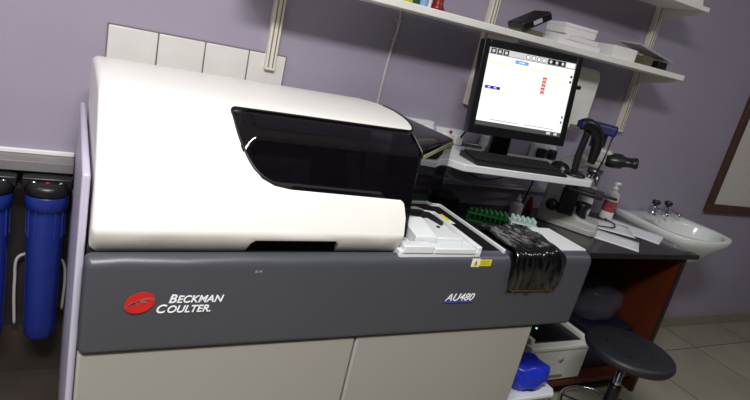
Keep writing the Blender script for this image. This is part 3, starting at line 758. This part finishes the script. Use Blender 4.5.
# dark case behind deck
b = MB(); b.box((1.30, 1.89, BZ), (1.52, 2.0, BZ+.07), .01, 3); tag(b.build('instrument_case', M['scope_dark']), 'low dark case on the bench against the wall behind the hood', 'case')
b = MB(); b.lathe([(0, 0), (.015, 0), (.016, .01), (.016, .04), (.012, .052), (.009, .056), (.009, .07), (0, .07)], (2.02, 1.99, BZ+.0005), 20); b.use(M['redcap']); tag(b.build('reagent_bottle', M['darkred']), 'small dark red bottle on the bench left of the microscope arm', 'bottle')

# ------------------------------------------------------------------ sink
Sk = thing('wall_sink', (2.96, WY, .80), 'white ceramic wall sink beyond the right end of the bench', 'sink')
plan = [(-.255, -.004), (.235, -.004), (.262, -.10), (.258, -.33), (.21, -.42), (.08, -.455), (-.10, -.455), (-.215, -.42), (-.252, -.33)]
P = chaikin(plan+[plan[0]], 2)[:-1]
cxs, cys = 0.0, -.245
def ring(scale, z, ox=0, oy=0):
    return [(cxs+ox+(x-cxs)*scale, cys+oy+(y-cys)*scale, z) for x, y in P]
def oval(rx, ry, z, oy=0):
    out = []
    for x, y in P:
        a = atan2((y-cys)/.22, (x-cxs)/.25); out.append((cxs+rx*cos(a), cys+oy+ry*sin(a), z))
    return out
rings = [oval(.02, .02, -.142), oval(.09, .07, -.138), oval(.15, .11, -.11), oval(.185, .135, -.06), oval(.20, .15, -.012), oval(.206, .156, .003), ring(.97, .006), ring(.99, .004), ring(1, -.003), ring(.995, -.03), oval(.22, .18, -.075), oval(.17, .14, -.14), oval(.10, .09, -.17), oval(.04, .04, -.175)]
for i in range(0, 6): rings[i] = [(x, y-.035, z) for x, y, z in rings[i]]
b = MB(); b.use(M['ceramic'])
b.grid([r+[r[0]] for r in rings]); b.face(rings[0]); b.face(rings[-1])
bmesh.ops.remove_doubles(b.bm, verts=b.bm.verts[:], dist=1e-5)
b.build('basin', None, Sk)
b = MB(); b.lathe([(0, 0), (.018, 0), (.018, .003), (0, .003)], (0, -.28, -.141), 20); b.build('drain', M['chrome'], Sk)
b = MB(); b.lathe([(0, 0), (.008, 0), (.008, .003), (0, .003)], (-.05, -.135, -.03), 14, Matrix.Rotation(radians(100), 3, 'X')); b.build('overflow_hole', M['rubber'], Sk)
b = MB(); b.tube([(0, -.28, -.17), (0, -.28, -.33), (0, -.22, -.38), (0, -.14, -.36), (0, -.01, -.36)], .018, 14); b.build('waste_pipe', M['grey_plastic'], Sk)
for x, lab in ((2.925, 'chrome basin tap on the left of the sink back'), (3.035, 'chrome basin tap on the right of the sink back')):
    o = thing('basin_tap', (x, 1.965, .8065), lab, 'tap', group='chrome taps on the sink')
    b = MB(); b.lathe([(0, 0), (.022, 0), (.022, .006), (.015, .012), (.013, .045), (.016, .05), (0, .052)], (0, 0, 0), 20); b.tube([(0, 0, .032), (.0, -.04, .04), (.0, -.085, .034), (0, -.09, .020)], [.012, .011, .010, .009], 12); b.build('tap_body', M['chrome'], o)
    b = MB(); b.lathe([(0, .05), (.009, .05), (.009, .058), (.021, .062), (.023, .080), (.017, .086), (0, .086)], (0, 0, 0), 12); b.build('tap_handle', M['scope_dark'], o)
    b = MB(); b.lathe([(0, .086), (.012, .086), (.010, .089), (0, .089)], (0, 0, 0), 14); b.build('tap_cap', M['chrome'], o)

# framed board
Bd = thing('notice_board', (3.50, WY, .83), 'white board in a brown wooden frame at the right edge', 'board')
b = MB(); BW, BH = 1.3, .95
b.prism([(0, 0), (BW, 0), (BW, .055), (0, .055)], 'y', -.025, 0, .004); b.prism([(0, BH-.055), (BW, BH-.055), (BW, BH), (0, BH)], 'y', -.025, 0, .004)
b.prism([(0, .05), (.055, .05), (.055, BH-.05), (0, BH-.05)], 'y', -.0245, 0, .004); b.prism([(BW-.055, .05), (BW, .05), (BW, BH-.05), (BW-.055, BH-.05)], 'y', -.0245, 0, .004)
b.build('board_frame', M['frame_wood'], Bd)
b = MB(); b.box((.05, -.012, .05), (BW-.05, -.002, BH-.05)); b.build('board_panel', M['board'], Bd)

# ------------------------------------------------------------------ under the bench
Pr = thing('printer', (2.035, 1.72, .098), 'white office printer with open black top on the lower bench shelf', 'printer', radians(0))
b = MB(); b.box((-.185, -.175, 0), (.185, .08, .175), .010, 3); b.box((-.187, -.180, .165), (.187, .08, .188), .006); b.build('printer_body', M['printer'], Pr)
b = MB(); b.box((-.12, -.178, .02), (.06, -.174, .034), .001); b.build('paper_slot', M['slot'], Pr)
b = MB(); b.lathe([(0, 0), (.016, 0), (.016, .002), (0, .002)], (.02, -.175, .115), 24, Matrix.Rotation(pi/2, 3, 'X')); b.build('round_badge', M['grey_plastic'], Pr)
b = MB(); b.box((-.14, -.14, .186), (.15, .07, .194), .002); b.build('paper_bed', M['black'], Pr)
b = MB(); b.box((-.15, .05, .188), (.16, .065, .27), .004, rot=Matrix.Rotation(radians(-18), 3, 'X')); b.build('paper_support', M['black'], Pr)
for s_ in (-1, 1):
    b = MB(); b.box((s_*.165-.012, -.15, .188), (s_*.165+.012, .07, .215), .005); b.build('side_rail', M['printer'], Pr)

def bag(name, loc, dims, m, label, seed, rz=0):
    bm = bmesh.new(); bmesh.ops.create_icosphere(bm, subdivisions=4, radius=1)
    for v in bm.verts:
        n = v.co.normalized(); k = 1+.16*noise.noise(n*2.1+Vector((seed, 0, 0)))+.07*abs(noise.noise(n*6+Vector((0, seed, 0))))
        p = Vector((abs(n.x)**.8*(1 if n.x > 0 else -1), abs(n.y)**.8*(1 if n.y > 0 else -1), abs(n.z)**.85*(1 if n.z > 0 else -1)))*k
        z = max(p.z*dims[2], -dims[2]*.86)
        v.co = Vector((p.x*dims[0], p.y*dims[1], z+dims[2]*.86))
    for f in bm.faces: f.smooth = True
    me = bpy.data.meshes.new(name); bm.to_mesh(me); bm.free(); me.materials.append(m)
    o = bpy.data.objects.new(name, me); COL.objects.link(o); o.location = loc; o.rotation_euler = (0, 0, rz)
    return tag(o, label, 'bag')
b = MB(); b.box((2.26, 1.60, .098), (2.58, 1.97, .32), .006); tag(b.build('storage_box', M['navy']), 'dark navy storage box beside the printer on the lower shelf', 'box')
bag('clear_plastic_bag', (2.40, 1.78, .322), (.155, .15, .10), M['clear_bag'], 'crumpled clear plastic bag on the navy box under the bench', 3.3)
# stand beside the analyser
St = thing('side_stand', (1.57, 1.385, 0), 'low white stand with thin legs between the analyser and the bench', 'stand')
b = MB(); b.prism([(-.19, -.10), (.17, -.10), (.195, -.07), (.19, .10), (-.19, .10)], 'z', .245, .26, .003); b.build('stand_top', M['tray'], St)
for x in (-.17, .16):
    for y in (-.08, .08):
        b = MB(); b.tube([(x, y, 0), (x, y, .246)], .006, 10); b.build('leg', M['tray'], St)
o = bag('blue_plastic_bag', (1.645, 1.375, .261), (.095, .075, .06), M['blue_bag'], 'bright blue plastic bag on the low white stand', 1.2)
# power supply on lower shelf with violet light
U = thing('power_supply', (1.745, 1.72, .098), 'black power unit with a violet light left of the printer', 'power unit')
b = MB(); b.box((-.07, -.16, 0), (.07, .09, .235), .008); b.build('unit_case', M['black'], U)
b = MB(); b.lathe([(0, 0), (.022, 0), (.022, .003), (0, .003)], (.03, -.161, .19), 20, Matrix.Rotation(pi/2, 3, 'X')); b.build('violet_light', M['led_violet'], U)
carton(1.86, 1.92, .098, .34, .16, .32, 'beige carton standing behind the printer', 0, 'rail', lid=False)

# stool
Sl = thing('swivel_stool', (2.02, 1.235, 0), 'black round swivel stool on a chrome column in front of the bench', 'stool')
b = MB(); b.lathe([(0, .442), (.150, .442), (.168, .450), (.175, .464), (.172, .478), (.160, .485), (.10, .482), (0, .480)], (0, 0, 0), 56)
b.build('seat', M['stool'], Sl)
for k in range(4):
    b = MB(); a = radians(45+90*k); b.lathe([(0, .481), (.009, .482), (.007, .4842), (0, .485)], (.085*cos(a), .085*sin(a), 0), 14); b.build('seat_button', M['black'], Sl)
b = MB(); b.box((-.07, -.07, .428), (.07, .07, .443), .003); b.build('mount_plate', M['black'], Sl)
b = MB(); b.tube([(.02, 0, .432), (.14, -.06, .425), (.19, -.085, .417)], [.005, .005, .009], 10); b.build('lever', M['black'], Sl)
b = MB(); b.lathe([(0, .16), (.014, .16), (.014, .43), (0, .43)], (0, 0, 0), 20); b.build('column', M['chrome'], Sl)
b = MB(); b.lathe([(0, .05), (.026, .05), (.026, .30), (.022, .31), (0, .31)], (0, 0, 0), 20); b.build('column_sleeve', M['black'], Sl)
b = MB(); b.tube([(.18*cos(2*pi*k/40), .18*sin(2*pi*k/40), .16) for k in range(41)], .009, 10)
for k in range(3): a = 2*pi*k/3; b.tube([(0, 0, .16), (.18*cos(a), .18*sin(a), .16)], .006, 8)
b.build('foot_ring', M['chrome'], Sl)
for k in range(5):
    a = 2*pi*k/5+.5; b = MB(); b.tube([(0, 0, .075), (.12*cos(a), .12*sin(a), .065), (.24*cos(a), .24*sin(a), .05)], [.02, .017, .012], 10); l = b.build('leg', M['black'], Sl)
    b = MB(); b.lathe([(0, -.011), (.023, -.011), (.025, 0), (.023, .011), (0, .011)], (.24*cos(a), .24*sin(a), .0255), 20, Matrix.Rotation(pi/2, 3, 'X')); b.build('caster', M['rubber'], l)

# ------------------------------------------------------------------ water filters at the left
for x, lab in ((-.035, 'blue water filter housing nearest the analyser side'), (-.185, 'blue water filter housing at the left edge of the picture')):
    F = thing('water_filter', (x, 1.93, .235), lab, 'filter', group='blue water filters')
    b = MB(); b.lathe([(0, 0), (.036, 0), (.044, .012), (.047, .05), (.053, .44), (.053, .46), (.060, .465), (.060, .505), (.056, .51), (0, .51)], (0, 0, 0), 36)
    for k in range(12):
        a = 2*pi*k/12; b.box((.053*cos(a)-.002, .053*sin(a)-.002, .37), (.053*cos(a)+.002, .053*sin(a)+.002, .465))
    b.build('housing', M['blue'], F)
    b = MB(); b.lathe([(0, .509), (.060, .509), (.064, .518), (.064, .536), (.05, .548), (0, .55)], (0, 0, 0), 36); b.box((-.07, -.02, .528), (.07, .02, .562), .006); b.build('filter_head', M['black'], F)
    b = MB(); b.box((-.055, .02, .52), (.055, .088, .56), .006); b.build('wall_bracket', M['scope_dark'], F)
    b = MB(); b.lathe([(0, 0), (.009, 0), (.009, .006), (0, .008)], (0, -.021, .543), 14, Matrix.Rotation(pi/2, 3, 'X')); b.build('release_button', M['redcap'], F)
    for s_ in (-1, 1):
        b = MB(); b.lathe([(0, 0), (.007, 0), (.007, .004), (0, .006)], (s_*.036, -.021, .546), 12, Matrix.Rotation(pi/2, 3, 'X')); b.build('fitting', M['chrome'], F)
cable([(-.11, 1.98, .25), (-.115, 1.99, .4), (-.10, 1.99, .5), (.02, 1.99, .48), (.028, 1.98, .30)], .005, 'cable_white', 'thin pale hose looping behind the blue filters', 'water_hose')

# ------------------------------------------------------------------ lights
def area(name, loc, size, power, color=(1, 1, 1), rot=(0, 0, 0), sy_=None):
    l = bpy.data.lights.new(name, 'AREA'); l.energy = power; l.color = color; l.shape = 'RECTANGLE'; l.size = size; l.size_y = sy_ or size
    o = bpy.data.objects.new(name, l); COL.objects.link(o); o.location = loc; o.rotation_euler = rot; return o
area('ceiling_lamp', (-.15, -.15, 2.86), 1.2, 104, (1, .98, .96), sy_=.4)
area('ceiling_lamp', (-1.3, .9, 2.86), 1.0, 12, (.96, .96, 1), sy_=.2)
area('ceiling_lamp', (3.0, .3, 2.86), 1.2, 12, (.96, .97, 1), sy_=.2)
w = bpy.data.worlds.new('world'); bpy.context.scene.world = w; w.use_nodes = True
w.node_tree.nodes['Background'].inputs['Color'].default_value = (.8, .8, .9, 1); w.node_tree.nodes['Background'].inputs['Strength'].default_value = .3

# ------------------------------------------------------------------ camera
cam = bpy.data.cameras.new('camera'); co = bpy.data.objects.new('camera', cam); COL.objects.link(co)
cam.sensor_width = 36; cam.lens = 571/750*36; cam.clip_start = .02
yaw, pit, rol = radians(30.2), radians(16.4), radians(13.2)
fw = Vector((sin(yaw)*cos(pit), cos(yaw)*cos(pit), -sin(pit))); r0 = Vector((cos(yaw), -sin(yaw), 0)); u0 = r0.cross(fw)
Rr = r0*cos(rol)+u0*sin(rol); Uu = -r0*sin(rol)+u0*cos(rol)
m4 = Matrix((Rr, Uu, -fw)).transposed().to_4x4(); m4.translation = Vector((0, 0, 1.45))
co.matrix_world = m4
bpy.context.scene.camera = co
vs = bpy.context.scene.view_settings; vs.view_transform = 'Standard'; vs.look = 'None'; vs.exposure = 0; vs.gamma = 1
